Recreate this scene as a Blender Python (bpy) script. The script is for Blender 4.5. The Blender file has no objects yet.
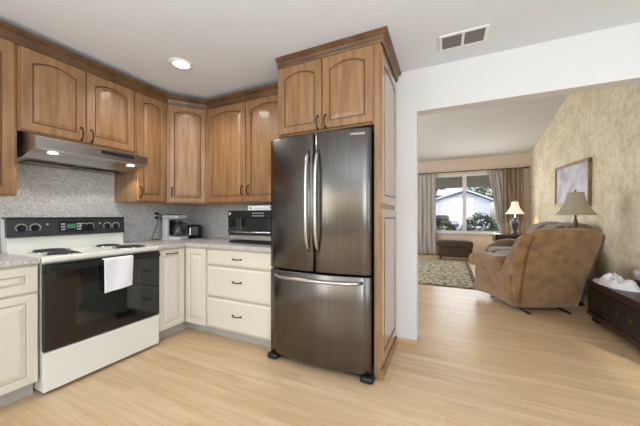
import bpy, bmesh, math, random
from mathutils import Vector, Matrix, noise
R = math.radians
random.seed(7)
C = bpy.context.scene.collection
SC = bpy.context.scene
# ---------------------------------------------------------------- camera
cam = bpy.data.cameras.new('camera'); co = bpy.data.objects.new('camera', cam); C.objects.link(co)
cam.sensor_width = 36; cam.lens = 272/640*36; cam.shift_y = 3/640; cam.clip_start = .02; cam.clip_end = 300
co.location = (0, 0, 1.15); co.rotation_euler = (R(90), 0, R(24.86)); SC.camera = co
SC.view_settings.view_transform = 'Standard'; SC.view_settings.look = 'None'
SC.view_settings.exposure = 0.71; SC.view_settings.gamma = 1; SC.view_settings.use_curve_mapping = False
# ---------------------------------------------------------------- sky
w = bpy.data.worlds.new('sky'); SC.world = w; w.use_nodes = True
nt = w.node_tree; sk = nt.nodes.new('ShaderNodeTexSky'); sk.sky_type = 'NISHITA'; sk.sun_disc = False
sk.sun_elevation = R(38); sk.sun_rotation = R(200); sk.air_density = 1.0; sk.dust_density = 2.0
nt.links.new(sk.outputs[0], nt.nodes['Background'].inputs[0]); nt.nodes['Background'].inputs[1].default_value = 0.16
def sun(e, az, s):
    l = bpy.data.lights.new('sun', 'SUN'); l.energy = s; l.angle = R(3); l.color = (1, .96, .9)
    o = bpy.data.objects.new('sun', l); C.objects.link(o); o.rotation_euler = (R(90-e), 0, R(az))
sun(38, 35, 1.1)
def area(name, loc, rot, sx, sy, p, col=(1, 1, 1)):
    l = bpy.data.lights.new(name, 'AREA'); l.shape = 'RECTANGLE'; l.size = sx; l.size_y = sy; l.energy = p; l.color = col
    o = bpy.data.objects.new(name, l); C.objects.link(o); o.location = loc; o.rotation_euler = tuple(R(a) for a in rot); return o
# area lamps for window daylight, plus added fill lamps
area('ceiling_fill', (.2, -1.0, 1.3), (180, 0, 0), 2.2, 2.0, 74, (.83, .925, 1))  # upward fill lamp, added to brighten the ceiling
area('daylight_front', (-2.25, -2.50, 1.45), (90, 0, 0), .55, 1.7, 13, (.84, .93, 1))
area('daylight_front', (.95, -2.50, 1.45), (90, 0, 0), 1.3, 1.7, 30, (.84, .93, 1))
area('fill_right', (2.52, .2, 1.45), (90, 0, 90), 2.2, 1.6, 18, (.88, .95, 1))  # added fill lamp, set in the added right-hand window
area('daylight_far', (.53, 8.66, 1.5), (90, 0, 180), 1.6, 1.6, 20, (.95, .98, 1))
area('fill_side', (-3.05, 5.6, 1.5), (90, 0, -90), 3.0, 1.8, 52, (.93, .97, 1))  # added fill lamp in front of the closed living room wall

# ---------------------------------------------------------------- materials
def lin(c):
    return tuple(((v/255)/12.92 if v/255 <= .04045 else ((v/255+.055)/1.055)**2.4) for v in c) + (1,)
def pm(name, col, rough=.5, metal=0, col2=None, scale=(1, 1, 1), nscale=6, detail=4, lo=.35, hi=.65, bump=0, emis=None, es=0, trans=0, coat=0, bscale=None, ior=1.45, aniso=0, sheen=0):
    m = bpy.data.materials.new(name); m.use_nodes = True; t = m.node_tree; b = t.nodes['Principled BSDF']
    b.inputs['Base Color'].default_value = lin(col); b.inputs['Roughness'].default_value = rough; b.inputs['Metallic'].default_value = metal
    b.inputs['IOR'].default_value = ior; b.inputs['Transmission Weight'].default_value = trans; b.inputs['Coat Weight'].default_value = coat
    b.inputs['Sheen Weight'].default_value = sheen
    if emis: b.inputs['Emission Color'].default_value = lin(emis); b.inputs['Emission Strength'].default_value = es
    tc = t.nodes.new('ShaderNodeTexCoord'); mp = t.nodes.new('ShaderNodeMapping'); mp.inputs['Scale'].default_value = scale
    t.links.new(tc.outputs['Object'], mp.inputs[0])
    n = t.nodes.new('ShaderNodeTexNoise'); n.inputs['Scale'].default_value = nscale; n.inputs['Detail'].default_value = detail
    t.links.new(mp.outputs[0], n.inputs[0])
    if col2:
        r = t.nodes.new('ShaderNodeValToRGB'); e = r.color_ramp.elements
        e[0].position = lo; e[0].color = lin(col); e[1].position = hi; e[1].color = lin(col2)
        t.links.new(n.outputs[0], r.inputs[0]); t.links.new(r.outputs[0], b.inputs['Base Color'])
    if bump:
        bp = t.nodes.new('ShaderNodeBump'); bp.inputs['Strength'].default_value = bump; bp.inputs['Distance'].default_value = .01
        src = n
        if bscale:
            src = t.nodes.new('ShaderNodeTexNoise'); src.inputs['Scale'].default_value = bscale; src.inputs['Detail'].default_value = 3
            t.links.new(mp.outputs[0], src.inputs[0])
        t.links.new(src.outputs[0], bp.inputs['Height']); t.links.new(bp.outputs[0], b.inputs['Normal'])
    return m
WALL = pm('white_paint', (216, 215, 213), .7)
CEIL = pm('ceiling_paint', (217, 221, 227), .85, bump=.12, nscale=40)
VAULT = pm('vault_paint', (212, 210, 206), .85)
PEACH = pm('peach_paint', (228, 210, 192), .7)
WOOD = pm('stained_maple', (158, 120, 82), .36, col2=(128, 92, 60), scale=(9, 9, .9), nscale=3.2, lo=.3, hi=.72, coat=.25)
PANEL = pm('lacquered_maple', (150, 116, 80), .22, col2=(128, 96, 64), scale=(9, 9, .9), nscale=3.2, coat=1)
WOODD = pm('dark_glaze', (92, 62, 36), .45)
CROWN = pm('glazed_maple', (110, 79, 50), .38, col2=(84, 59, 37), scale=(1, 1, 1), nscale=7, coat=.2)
CREAM = pm('cream_paint', (216, 209, 194), .42)
CREAMG = pm('brown_glaze', (190, 177, 155), .5)
TOE = pm('grey_vinyl', (182, 176, 168), .6)
BRONZE = pm('dark_bronze', (52, 42, 34), .35, .8)
GRAN = pm('speckled_laminate', (166, 160, 153), .3, col2=(206, 202, 197), nscale=95, detail=3, lo=.38, hi=.62)
SPL = pm('splash_laminate', (170, 167, 165), .45, col2=(204, 202, 200), nscale=75, detail=3, lo=.36, hi=.64)
STEEL = pm('dark_stainless', (112, 108, 104), .24, 1, col2=(98, 94, 90), scale=(30, 30, .4), nscale=8, detail=2)
STEELS = pm('satin_stainless', (196, 194, 190), .28, 1)
CHROME = pm('chrome', (215, 215, 215), .14, 1)
SILV = pm('silver_plastic', (208, 209, 212), .32, .1)
BLACK = pm('black_plastic', (20, 20, 22), .35)
DGREY = pm('dark_grey_plastic', (50, 51, 53), .4)
BGLASS = pm('black_glass', (16, 17, 17), .06, ior=1.6)
ENAM = pm('almond_enamel', (228, 226, 216), .25)
WHITE = pm('white_plastic', (232, 232, 232), .4)
CLOTH = pm('white_cotton', (232, 232, 236), .9, bump=.3, nscale=60)
GREEN = pm('green_display', (60, 110, 72), .4, emis=(60, 120, 80), es=.15)
PRINT = pm('printed_white', (205, 205, 205), .5)
GLASS = pm('clear_glass', (255, 255, 255), .0, trans=1)
COFG = pm('carafe_glass', (120, 125, 125), .05, trans=.8)
def lamp_mat(n, c, s): return pm(n, c, .5, emis=c, es=s)
LED = lamp_mat('lamp_lens', (255, 248, 235), 5)
SUEDE = pm('tan_suede', (150, 115, 76), .95, col2=(118, 87, 54), nscale=9, detail=8, lo=.34, hi=.70, bump=.15, bscale=90, sheen=.4)
TAUPE = pm('taupe_fabric', (128, 106, 84), .9, col2=(98, 79, 60), nscale=6, bump=.2, bscale=120, sheen=.3)
OTTO = pm('brown_fabric', (84, 70, 56), .9, col2=(70, 58, 46), nscale=20, bump=.2, bscale=120)
DWOOD = pm('dark_walnut', (58, 46, 38), .35, col2=(34, 25, 22), scale=(1, 8, 8), nscale=3)
TRUNK = pm('trunk_wood', (54, 27, 22), .35, col2=(32, 20, 18), scale=(3, 1, 3), nscale=5)
BRASS = pm('aged_brass', (96, 88, 52), .4, .8)
GOLD = pm('gilt_wood', (158, 124, 76), .4, col2=(118, 88, 48), nscale=12)
SHADE = pm('sage_shade', (172, 164, 138), .85, bump=.2, nscale=120)
LSHADE = pm('lit_cream_shade', (236, 226, 206), .8, emis=(255, 232, 200), es=.35)
VASE = pm('blue_grey_ceramic', (62, 68, 78), .2, col2=(128, 132, 138), nscale=22, lo=.5, hi=.6)
CURT = pm('brown_drape', (150, 132, 110), .85, col2=(120, 104, 86), scale=(6, 1, .3), nscale=4)
CURG = pm('grey_drape', (196, 188, 184), .85, col2=(172, 165, 162), scale=(6, 1, .3), nscale=4)
BOARD = pm('oak_baseboard', (205, 172, 128), .45, col2=(190, 155, 112), scale=(1, 1, 6), nscale=4)
FRAMEW = pm('white_vinyl', (235, 236, 238), .4)
def wallpaper():
    m = pm('mottled_wallpaper', (236, 225, 205), .75, col2=(215, 201, 176), nscale=11, detail=12, lo=.40, hi=.68)
    t = m.node_tree; b = t.nodes['Principled BSDF']; r = [n for n in t.nodes if n.type == 'VALTORGB'][0]
    n2 = t.nodes.new('ShaderNodeTexNoise'); n2.inputs['Scale'].default_value = 2.6; n2.inputs['Detail'].default_value = 5
    tc = [n for n in t.nodes if n.type == 'TEX_COORD'][0]; t.links.new(tc.outputs['Object'], n2.inputs[0])
    r2 = t.nodes.new('ShaderNodeValToRGB'); e = r2.color_ramp.elements; e[0].position = .4; e[1].position = .66
    e[0].color = lin((255, 252, 246)); e[1].color = lin((238, 234, 222))
    mx = t.nodes.new('ShaderNodeMix'); mx.data_type = 'RGBA'; mx.blend_type = 'MULTIPLY'; mx.inputs[0].default_value = 1
    t.links.new(r.outputs[0], mx.inputs[6]); t.links.new(n2.outputs[0], r2.inputs[0]); t.links.new(r2.outputs[0], mx.inputs[7])
    t.links.new(mx.outputs[2], b.inputs['Base Color']); return m
PAPER = wallpaper()
def floor_mat():
    m = bpy.data.materials.new('light_oak_planks'); m.use_nodes = True; t = m.node_tree; b = t.nodes['Principled BSDF']
    tc = t.nodes.new('ShaderNodeTexCoord')
    br = t.nodes.new('ShaderNodeTexBrick'); br.offset = .37; br.offset_frequency = 2
    br.inputs['Scale'].default_value = 1; br.inputs['Brick Width'].default_value = .95; br.inputs['Row Height'].default_value = .072
    br.inputs['Mortar Size'].default_value = .0009; br.inputs['Mortar Smooth'].default_value = .4; br.inputs['Bias'].default_value = 0
    br.inputs['Color1'].default_value = lin((222, 197, 163)); br.inputs['Color2'].default_value = lin((208, 179, 142)); br.inputs['Mortar'].default_value = lin((190, 160, 124))
    t.links.new(tc.outputs['Object'], br.inputs[0])
    mp = t.nodes.new('ShaderNodeMapping'); mp.inputs['Scale'].default_value = (1.1, 15, 1); t.links.new(tc.outputs['Object'], mp.inputs[0])
    n = t.nodes.new('ShaderNodeTexNoise'); n.inputs['Scale'].default_value = 2.2; n.inputs['Detail'].default_value = 6; n.inputs['Distortion'].default_value = .6
    t.links.new(mp.outputs[0], n.inputs[0])
    r = t.nodes.new('ShaderNodeValToRGB'); e = r.color_ramp.elements; e[0].position = .3; e[1].position = .72
    e[0].color = lin((255, 252, 248)); e[1].color = lin((236, 226, 213))
    t.links.new(n.outputs[0], r.inputs[0])
    mx = t.nodes.new('ShaderNodeMix'); mx.data_type = 'RGBA'; mx.blend_type = 'MULTIPLY'; mx.inputs[0].default_value = 1
    t.links.new(br.outputs[0], mx.inputs[6]); t.links.new(r.outputs[0], mx.inputs[7]); t.links.new(mx.outputs[2], b.inputs['Base Color'])
    b.inputs['Roughness'].default_value = .38; b.inputs['Coat Weight'].default_value = .15; b.inputs['Coat Roughness'].default_value = .25
    return m
FLOOR = floor_mat()
def rug_mat():
    m = pm('floral_rug', (190, 180, 150), .95, col2=(96, 96, 92), nscale=13, detail=3, lo=.5, hi=.6)
    t = m.node_tree; b = t.nodes['Principled BSDF']; r = [n for n in t.nodes if n.type == 'VALTORGB'][0]
    v = t.nodes.new('ShaderNodeTexVoronoi'); v.inputs['Scale'].default_value = 7
    tc = [n for n in t.nodes if n.type == 'TEX_COORD'][0]; t.links.new(tc.outputs['Object'], v.inputs[0])
    r2 = t.nodes.new('ShaderNodeValToRGB'); e = r2.color_ramp.elements; e[0].position = .18; e[1].position = .24
    e[0].color = lin((120, 74, 66)); e[1].color = lin((255, 255, 255))
    mx = t.nodes.new('ShaderNodeMix'); mx.data_type = 'RGBA'; mx.blend_type = 'MULTIPLY'; mx.inputs[0].default_value = .6
    t.links.new(v.outputs[0], r2.inputs[0]); t.links.new(r.outputs[0], mx.inputs[6]); t.links.new(r2.outputs[0], mx.inputs[7]); t.links.new(mx.outputs[2], b.inputs['Base Color'])
    return m
RUG = rug_mat(); RUGB = pm('rug_border', (70, 66, 62), .95, col2=(150, 140, 116), nscale=16, lo=.45, hi=.6)
ART = pm('painted_canvas', (206, 203, 210), .6, col2=(160, 150, 160), nscale=4, detail=5, lo=.4, hi=.7)

# ---------------------------------------------------------------- mesh helpers
class MB:
    def __init__(s): s.bm = bmesh.new(); s.mats = []
    def mi(s, m):
        if m not in s.mats: s.mats.append(m)
        return s.mats.index(m)
    def box(s, x0, x1, y0, y1, z0, z1, m, bev=0, seg=2):
        k = s.mi(m)
        g = bmesh.ops.create_cube(s.bm, size=1)
        for v in g['verts']:
            v.co = Vector(((x0+x1)/2 + v.co.x*(x1-x0), (y0+y1)/2 + v.co.y*(y1-y0), (z0+z1)/2 + v.co.z*(z1-z0)))
        fs = set(f for v in g['verts'] for f in v.link_faces)
        for f in fs: f.material_index = k
        if bev:
            es = list(set(e for v in g['verts'] for e in v.link_edges))
            r = bmesh.ops.bevel(s.bm, geom=es, offset=bev, segments=seg, profile=.6, affect='EDGES')
            for f in r['faces']: f.material_index = k
        return s
    def loft(s, rings, m, cap0=True, cap1=True, closed=True, mats=None, smooth=True):
        k = s.mi(m); vs = [[s.bm.verts.new(p) for p in r] for r in rings]; n = len(vs[0])
        for i in range(len(vs)-1):
            kk = s.mi(mats[i]) if mats else k
            for j in range(n if closed else n-1):
                f = s.bm.faces.new((vs[i][j], vs[i][(j+1) % n], vs[i+1][(j+1) % n], vs[i+1][j])); f.material_index = kk; f.smooth = smooth
        if cap0: f = s.bm.faces.new(vs[0][::-1]); f.material_index = s.mi(mats[0]) if mats else k
        if cap1: f = s.bm.faces.new(vs[-1]); f.material_index = s.mi(mats[-1]) if mats else k
        return s
    def lathe(s, prof, m, c=(0, 0, 0), n=24, mats=None, axis='Z', cap=True, sq=None):
        rings = []
        for r, z in prof:
            ring = []
            for i in range(n):
                a = 2*math.pi*i/n; q = 1
                if sq: q = sq(a)
                x, y = r*q*math.cos(a), r*q*math.sin(a)
                p = (x, y, z) if axis == 'Z' else ((z, x, y) if axis == 'X' else (x, -z, y))
                ring.append(Vector(c)+Vector(p))
            rings.append(ring)
        return s.loft(rings, m, cap, cap, mats=mats)
    def tube(s, pts, r, m, n=8):
        pts = [Vector(p) for p in pts]; rings = []
        for i, p in enumerate(pts):
            d = (pts[min(i+1, len(pts)-1)]-pts[max(i-1, 0)]).normalized()
            a = d.orthogonal().normalized() if i == 0 else (a - d*a.dot(d)).normalized()
            b = d.cross(a); rr = r[i] if isinstance(r, (list, tuple)) else r
            rings.append([p + a*rr*math.cos(2*math.pi*j/n) + b*rr*math.sin(2*math.pi*j/n) for j in range(n)])
        return s.loft(rings, m)
    def soft(s, x0, x1, y0, y1, z0, z1, r, m, n=10, warp=None, puff=0, jit=0):
        k = s.mi(m); b2 = bmesh.new(); bmesh.ops.create_cube(b2, size=2)
        bmesh.ops.subdivide_edges(b2, edges=b2.edges[:], cuts=n, use_grid_fill=True)
        h = Vector(((x1-x0)/2, (y1-y0)/2, (z1-z0)/2)); c = Vector(((x0+x1)/2, (y0+y1)/2, (z0+z1)/2)); r = min(r, *h)
        mp = {}
        for v in b2.verts:
            u = v.co.copy(); p = Vector([u[i]*h[i] for i in range(3)])
            q = Vector([max(-(h[i]-r), min(h[i]-r, p[i])) for i in range(3)]); d = p-q
            if d.length > 1e-6: p = q + d.normalized()*r
            if puff:
                for i in range(3):
                    j, l = (i+1) % 3, (i+2) % 3
                    p[i] += u[i]*puff*(1-u[j]**2)*(1-u[l]**2)
            p += c
            if jit: p += v.co.normalized()*jit*noise.noise(p*9)
            if warp: p = Vector(warp(p))
            mp[v.index] = s.bm.verts.new(p)
        for f in b2.faces:
            g = s.bm.faces.new([mp[v.index] for v in f.verts]); g.material_index = k; g.smooth = True
        b2.free(); return s
    def sheet(s, fn, nu, nv, m, th=.004):
        k = s.mi(m); a = [[Vector(fn(i/nu, j/nv)) for j in range(nv+1)] for i in range(nu+1)]
        def nrm(i, j):
            du = a[min(i+1, nu)][j]-a[max(i-1, 0)][j]; dv = a[i][min(j+1, nv)]-a[i][max(j-1, 0)]
            c = du.cross(dv); return c.normalized() if c.length > 1e-9 else Vector((0, 0, 1))
        A = [[s.bm.verts.new(a[i][j]+nrm(i, j)*th/2) for j in range(nv+1)] for i in range(nu+1)]
        B = [[s.bm.verts.new(a[i][j]-nrm(i, j)*th/2) for j in range(nv+1)] for i in range(nu+1)]
        def q(*v):
            f = s.bm.faces.new(v); f.material_index = k; f.smooth = True
        for i in range(nu):
            for j in range(nv):
                q(A[i][j], A[i+1][j], A[i+1][j+1], A[i][j+1]); q(B[i][j], B[i][j+1], B[i+1][j+1], B[i+1][j])
            q(A[i][0], B[i][0], B[i+1][0], A[i+1][0]); q(A[i][nv], A[i+1][nv], B[i+1][nv], B[i][nv])
        for j in range(nv):
            q(A[0][j], A[0][j+1], B[0][j+1], B[0][j]); q(A[nu][j], B[nu][j], B[nu][j+1], A[nu][j+1])
        return s
    def build(s, name, parent=None, loc=None, rot=None, label=None):
        bmesh.ops.recalc_face_normals(s.bm, faces=s.bm.faces[:])
        me = bpy.data.meshes.new(name); s.bm.to_mesh(me); s.bm.free()
        for m in s.mats: me.materials.append(m)
        o = bpy.data.objects.new(name, me); C.objects.link(o)
        if parent: o.parent = parent
        if loc: o.location = loc
        if rot: o.rotation_euler = rot
        if label: o['label'] = label
        return o
def thing(name, label, cat, loc=(0, 0, 0), rz=0, group=None):
    o = bpy.data.objects.new(name, None); C.objects.link(o); o.empty_display_size = .1
    o.location = loc; o.rotation_euler = (0, 0, R(rz)); o['label'] = label; o['category'] = cat
    if group: o['group'] = group
    return o
def tag(o, label, cat, group=None):
    o['label'] = label; o['category'] = cat
    if group: o['group'] = group
    return o
def struct(mb, name, label=None, parent=None):
    o = mb.build(name, parent)
    if not parent: o['kind'] = 'structure'
    if label: o['label'] = label
    return o
def B(*a, **k): return MB().box(*a, **k)

# ---------------------------------------------------------------- setting
XL, XR, YB, YF, ZC = -2.97, 1.99, 2.53, 8.78, 2.44
struct(B(-3.3, 2.8, -2.7, 9.0, -.1, 0, FLOOR), 'floor', 'light oak plank floor running through both rooms')
struct(B(XL-.1, 2.7, -2.7, YB-.001, ZC, ZC+.1, CEIL), 'ceiling', 'flat pale grey kitchen ceiling')
struct(B(XL-.1, XL, -2.7, YB, 0, ZC, WALL), 'wall_left')
m = MB(); m.box(XL-.1, -.233, YB, YB+.12, 0, 4.3, WALL); m.box(-.233, XR, YB, YB+.12, 2.07, 4.3, WALL); m.box(XR, 2.7, YB, YB+.12, 0, 4.3, WALL)
struct(m, 'wall_back', 'white wall with wide opening into the living room')
m = MB(); m.box(XL-.1, -2.65, -2.7, -2.6, 0, ZC, WALL); m.box(1.3, 2.7, -2.7, -2.6, 0, ZC, WALL); m.box(-2.65, 1.3, -2.7, -2.6, 0, .6, WALL); m.box(-2.65, 1.3, -2.7, -2.6, 2.2, ZC, WALL)
struct(m, 'wall_front')
m = MB(); m.box(2.6, 2.7, -2.6, YB, 0, .65, WALL); m.box(2.6, 2.7, -2.6, YB, 2.2, ZC, WALL); m.box(2.6, 2.7, -2.6, -.9, .65, 2.2, WALL); m.box(2.6, 2.7, 1.3, YB, .65, 2.2, WALL)
struct(m, 'wall_right')
struct(B(XR, XR+.1, YB+.12, YF+.2, 0, 4.3, PAPER), 'wall_right', 'beige mottled wallpapered living room wall')
struct(B(-3.3, -3.2, YB+.12, YF+.2, 0, 4.3, WALL), 'wall_left')
wx0, wx1, wz0, wz1 = -.335, 1.47, .67, 2.34
m = MB(); m.box(-3.2, wx0, YF, YF+.12, 0, 3.1, PEACH); m.box(wx1, XR, YF, YF+.12, 0, 3.1, PEACH); m.box(wx0, wx1, YF, YF+.12, 0, wz0, PEACH); m.box(wx0, wx1, YF, YF+.12, wz1, 3.1, PEACH)
struct(m, 'wall_far', 'peach far wall around the living room window')
m = MB(); sl = .21
def vz(y): return 2.79 + sl*(YF-y)
y0, y1 = YB+.12, YF+.2
m.loft([[(-3.3, y0, vz(y0)), (-3.3, y1, vz(y1)), (-3.3, y1, vz(y1)+.1), (-3.3, y0, vz(y0)+.1)], [(XR+.1, y0, vz(y0)), (XR+.1, y1, vz(y1)), (XR+.1, y1, vz(y1)+.1), (XR+.1, y0, vz(y0)+.1)]], VAULT, smooth=False)
struct(m, 'ceiling', 'sloped vaulted living room ceiling')
def board(pts, name):
    m = MB()
    for (x0, x1, ya, yb) in pts: m.box(x0, x1, ya, yb, 0, .055, BOARD, .003)
    struct(m, name)
board([(-.40, -.219, YB-.014, YB), (-.233, -.219, YB, YB+.12)], 'baseboard_back')
board([(XR-.014, XR, YB+.12, YF)], 'baseboard_right')
board([(-3.2, XR-.02, YF-.014, YF)], 'baseboard_far')
# living room window: white vinyl slider
m = MB(); t = .055
m.box(wx0, wx1, YF+.0, YF+.09, wz1-t, wz1, FRAMEW, .004); m.box(wx0, wx1, YF+.0, YF+.09, wz0, wz0+t, FRAMEW, .004)
m.box(wx0, wx0+t, YF+.0, YF+.09, wz0+t, wz1-t, FRAMEW, .004); m.box(wx1-t, wx1, YF+.0, YF+.09, wz0+t, wz1-t, FRAMEW, .004)
m.box(.43, .53, YF+.01, YF+.08, wz0+t, wz1-t, FRAMEW, .004)
win = struct(m, 'window_1', 'white framed sliding window on the far wall')
o = B(wx0-.04, wx1+.04, YF-.05, YF-.001, wz0-.03, wz0, FRAMEW, .004).build('window_sill', win)
for a, b in ((wx0+t, .43), (.53, wx1-t)):
    B(a, b, YF+.05, YF+.054, wz0+t, wz1-t, GLASS).build('pane', win)
m = MB()
for a, b in ((-2.65, -2.59), (-1.75, -1.69), (-.23, -.17), (1.24, 1.3)): m.box(a, b, -2.68, -2.62, .6, 2.2, FRAMEW)
for a, b in ((.6, .66), (2.14, 2.2)): m.box(-2.59, 1.24, -2.68, -2.62, a, b, FRAMEW)
struct(m, 'window_2')
m = MB()
for a, b in ((-.9, -.84), (.17, .23), (1.24, 1.3)): m.box(2.62, 2.68, a, b, .65, 2.2, FRAMEW)
for a, b in ((.65, .71), (2.14, 2.2)): m.box(2.62, 2.68, -.84, 1.24, a, b, FRAMEW)
struct(m, 'added_window')  # unseen window, added to carry the right fill lamp

# ---------------------------------------------------------------- cabinetry
def door_mesh(x0, x1, z0, z1, mat, glaze, t=.02, arch=0, st=.055, flat=False, bot=None):
    m = MB(); w, h = x1-x0, z1-z0; NT = 18
    def loop(i, y, rise):
        L = []
        zt = h-i
        xs = i; xe = w-i
        L += [(xs, y, i), (xe, y, i)]
        for k in range(NT+1):
            u = 1-2*k/NT; s_ = abs(u); L.append((w/2+u*(w/2-i), y, zt - rise*s_**2))
        return [Vector((x0+p[0], p[1], z0+p[2])) for p in L]
    f = -t
    if flat:
        rings = [loop(0, 0, 0), loop(0, f+.009, 0), loop(.003, f+.007, 0), loop(.006, f+.007, 0), loop(.022, f, 0), loop(.030, f, 0)]
        mats = [mat, glaze, glaze, mat, mat]
    else:
        rings = [loop(0, 0, 0), loop(0, f+.004, 0), loop(.005, f, 0), loop(st, f, arch), loop(st+.003, f+.006, arch), loop(st+.007, f+.009, arch), loop(st+.011, f+.008, arch), loop(st+.036, f+.001, arch), loop(st+.040, f+.0005, arch)]
        mats = [mat, mat, mat, mat, glaze, glaze, mat, mat]
    k = m
    k.loft(rings, mat, True, True, mats=mats, smooth=False)
    return m
def pull(parent, x, z, vert=True, L=.095, y=0):
    m = MB(); pts = []
    for i in range(11):
        u = -1+2*i/10; o = .026*(1-u**4); a = u*L/2
        pts.append((x+(0 if vert else a), y-.002-o, z+(a if vert else 0)))
    m.tube(pts, [.0045+.002*(abs(-1+2*i/10) > .9) + .0015*(i == 5) for i in range(11)], BRONZE, 8)
    for u in (-1, 1):
        c = (x+(0 if vert else u*L/2), y, z+(u*L/2 if vert else 0)); m.lathe([(.0085, .0005), (.0085, .004), (.005, .007)], BRONZE, c, 12, axis='Y')
    return m.build('handle', parent)
def wall_cab(name, label, loc, rz, w, d, z0, z1, doors, mat=WOOD, cat='cabinet', group=None):
    r = thing(name, label, cat, (loc[0], loc[1], 0), rz, group)
    m = MB(); m.box(0, w, 0, d, z0, z1, mat, .0015); m.build('body', r)
    for (a, b, c, e, hx, hz) in doors:
        dm = door_mesh(a, b, c, e, mat, WOODD, arch=.034 if b-a > .3 else .024).build('door', r)
        pull(dm, hx, hz, y=-.02)
    return r
WT = 2.33
G = 'upper cabinets around the kitchen corner'
wall_cab('wall_cabinet', 'stained wood upper cabinet left of the range hood, cut by the photo edge', (-2.64, -.02), 90, .829, .328, 1.286, WT, [(.41, .816, 1.292, 2.31, .44, 1.40)], group=G)
wall_cab('wall_cabinet', 'short two-door wooden upper cabinet directly above the range hood', (-2.64, .812), 90, .765, .328, 1.735, WT, [(.012, .379, 1.745, 2.31, .348, 1.80), (.385, .752, 1.745, 2.31, .416, 1.80)], group=G)
wall_cab('wall_cabinet', 'tall narrow one-door wooden upper cabinet just right of the range hood', (-2.64, 1.581), 90, .318, .328, 1.286, WT, [(.012, .30, 1.296, 2.31, .04, 1.375)], group=G)
wall_cab('wall_cabinet', 'two-door wooden upper cabinet left of the refrigerator above the toaster oven', (-2.383, 2.20), 0, 1.115, .328, 1.286, WT, [(.02, .535, 1.296, 2.31, .50, 1.41), (.545, 1.06, 1.296, 2.31, .58, 1.41)], group=G)
# diagonal corner cabinet
r = thing('corner_cabinet', 'angled wooden upper cabinet set across the kitchen corner', 'cabinet', (-2.64, 1.90, 0), math.degrees(math.atan2(.30, .255)), G)
m = MB(); DW = math.hypot(.255, .30); rz = math.atan2(.30, .255)
def toloc(x, y):
    dx, dy = x+2.64, y-1.90; return (dx*math.cos(rz)+dy*math.sin(rz), -dx*math.sin(rz)+dy*math.cos(rz))
pl = [toloc(*p) for p in ((-2.641, 1.902), (-2.385, 2.20), (-2.385, 2.528), (-2.967, 2.528), (-2.967, 1.902))]
m.loft([[Vector((x, y, 1.286)) for x, y in pl], [Vector((x, y, WT)) for x, y in pl]], WOOD, smooth=False); m.build('body', r)
dm = door_mesh(.022, DW-.022, 1.296, 2.31, WOOD, WOODD, arch=.032, st=.045).build('door', r); pull(dm, .05, 1.40, y=-.02)
# crown
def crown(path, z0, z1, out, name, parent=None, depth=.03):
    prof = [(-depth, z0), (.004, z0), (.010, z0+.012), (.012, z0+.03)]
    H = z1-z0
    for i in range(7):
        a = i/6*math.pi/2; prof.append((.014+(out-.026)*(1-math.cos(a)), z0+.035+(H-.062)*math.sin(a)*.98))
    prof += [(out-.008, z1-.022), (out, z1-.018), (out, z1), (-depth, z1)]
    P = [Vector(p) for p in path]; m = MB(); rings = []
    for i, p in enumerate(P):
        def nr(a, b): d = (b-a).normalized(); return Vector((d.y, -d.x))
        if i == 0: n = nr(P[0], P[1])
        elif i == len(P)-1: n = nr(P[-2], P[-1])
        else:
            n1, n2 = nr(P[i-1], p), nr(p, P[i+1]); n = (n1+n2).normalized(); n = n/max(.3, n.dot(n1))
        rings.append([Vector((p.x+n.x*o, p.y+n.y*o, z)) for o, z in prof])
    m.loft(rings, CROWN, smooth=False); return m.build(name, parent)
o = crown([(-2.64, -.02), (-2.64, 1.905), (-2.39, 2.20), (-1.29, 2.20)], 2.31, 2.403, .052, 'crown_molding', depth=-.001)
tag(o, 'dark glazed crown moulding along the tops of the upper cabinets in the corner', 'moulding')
# refrigerator cabinet with tall side panel
r = thing('refrigerator_cabinet', 'tall wooden refrigerator surround with two doors above and panelled side', 'cabinet', (-1.262, 1.90, 0), 0)
W = .847
m = MB(); m.box(0, W-.045, 0, .62, 1.80, 2.375, WOOD, .0015); m.build('body', r)
m = MB(); m.box(W-.045, W-.002, 0, .622, 0.0, 2.375, WOOD, .002)
sp = m.build('side_panel', r)
for za, zb, ar in ((.09, 1.20, 0), (1.24, 2.34, .04)):
    dm = door_mesh(0, .60, za, zb, PANEL, WOODD, t=.012, arch=ar, st=.06)
    for v in dm.bm.verts: v.co = Vector((W-.002-v.co.y, .01+v.co.x, v.co.z))
    dm.build('raised_panel', sp)
B(W-.003, W+.016, -.004, .618, 0.0, .07, WOOD, .003).build('base_trim', sp)
for a, b, hx in ((.012, .40, .372), (.408, .796, .436)):
    dm = door_mesh(a, b, 1.812, 2.352, WOOD, WOODD, arch=.036).build('door', r); pull(dm, hx, 1.865, y=-.02)
crown([(0, .62), (0, -.001), (W+.012, -.001), (W+.012, .62)][0:0] or [(-.001, .0), (-.001, 0-.001), (W+.012, -.001), (W+.012, .622)][1:], 2.362, 2.437, .04, 'crown', r)
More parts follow.
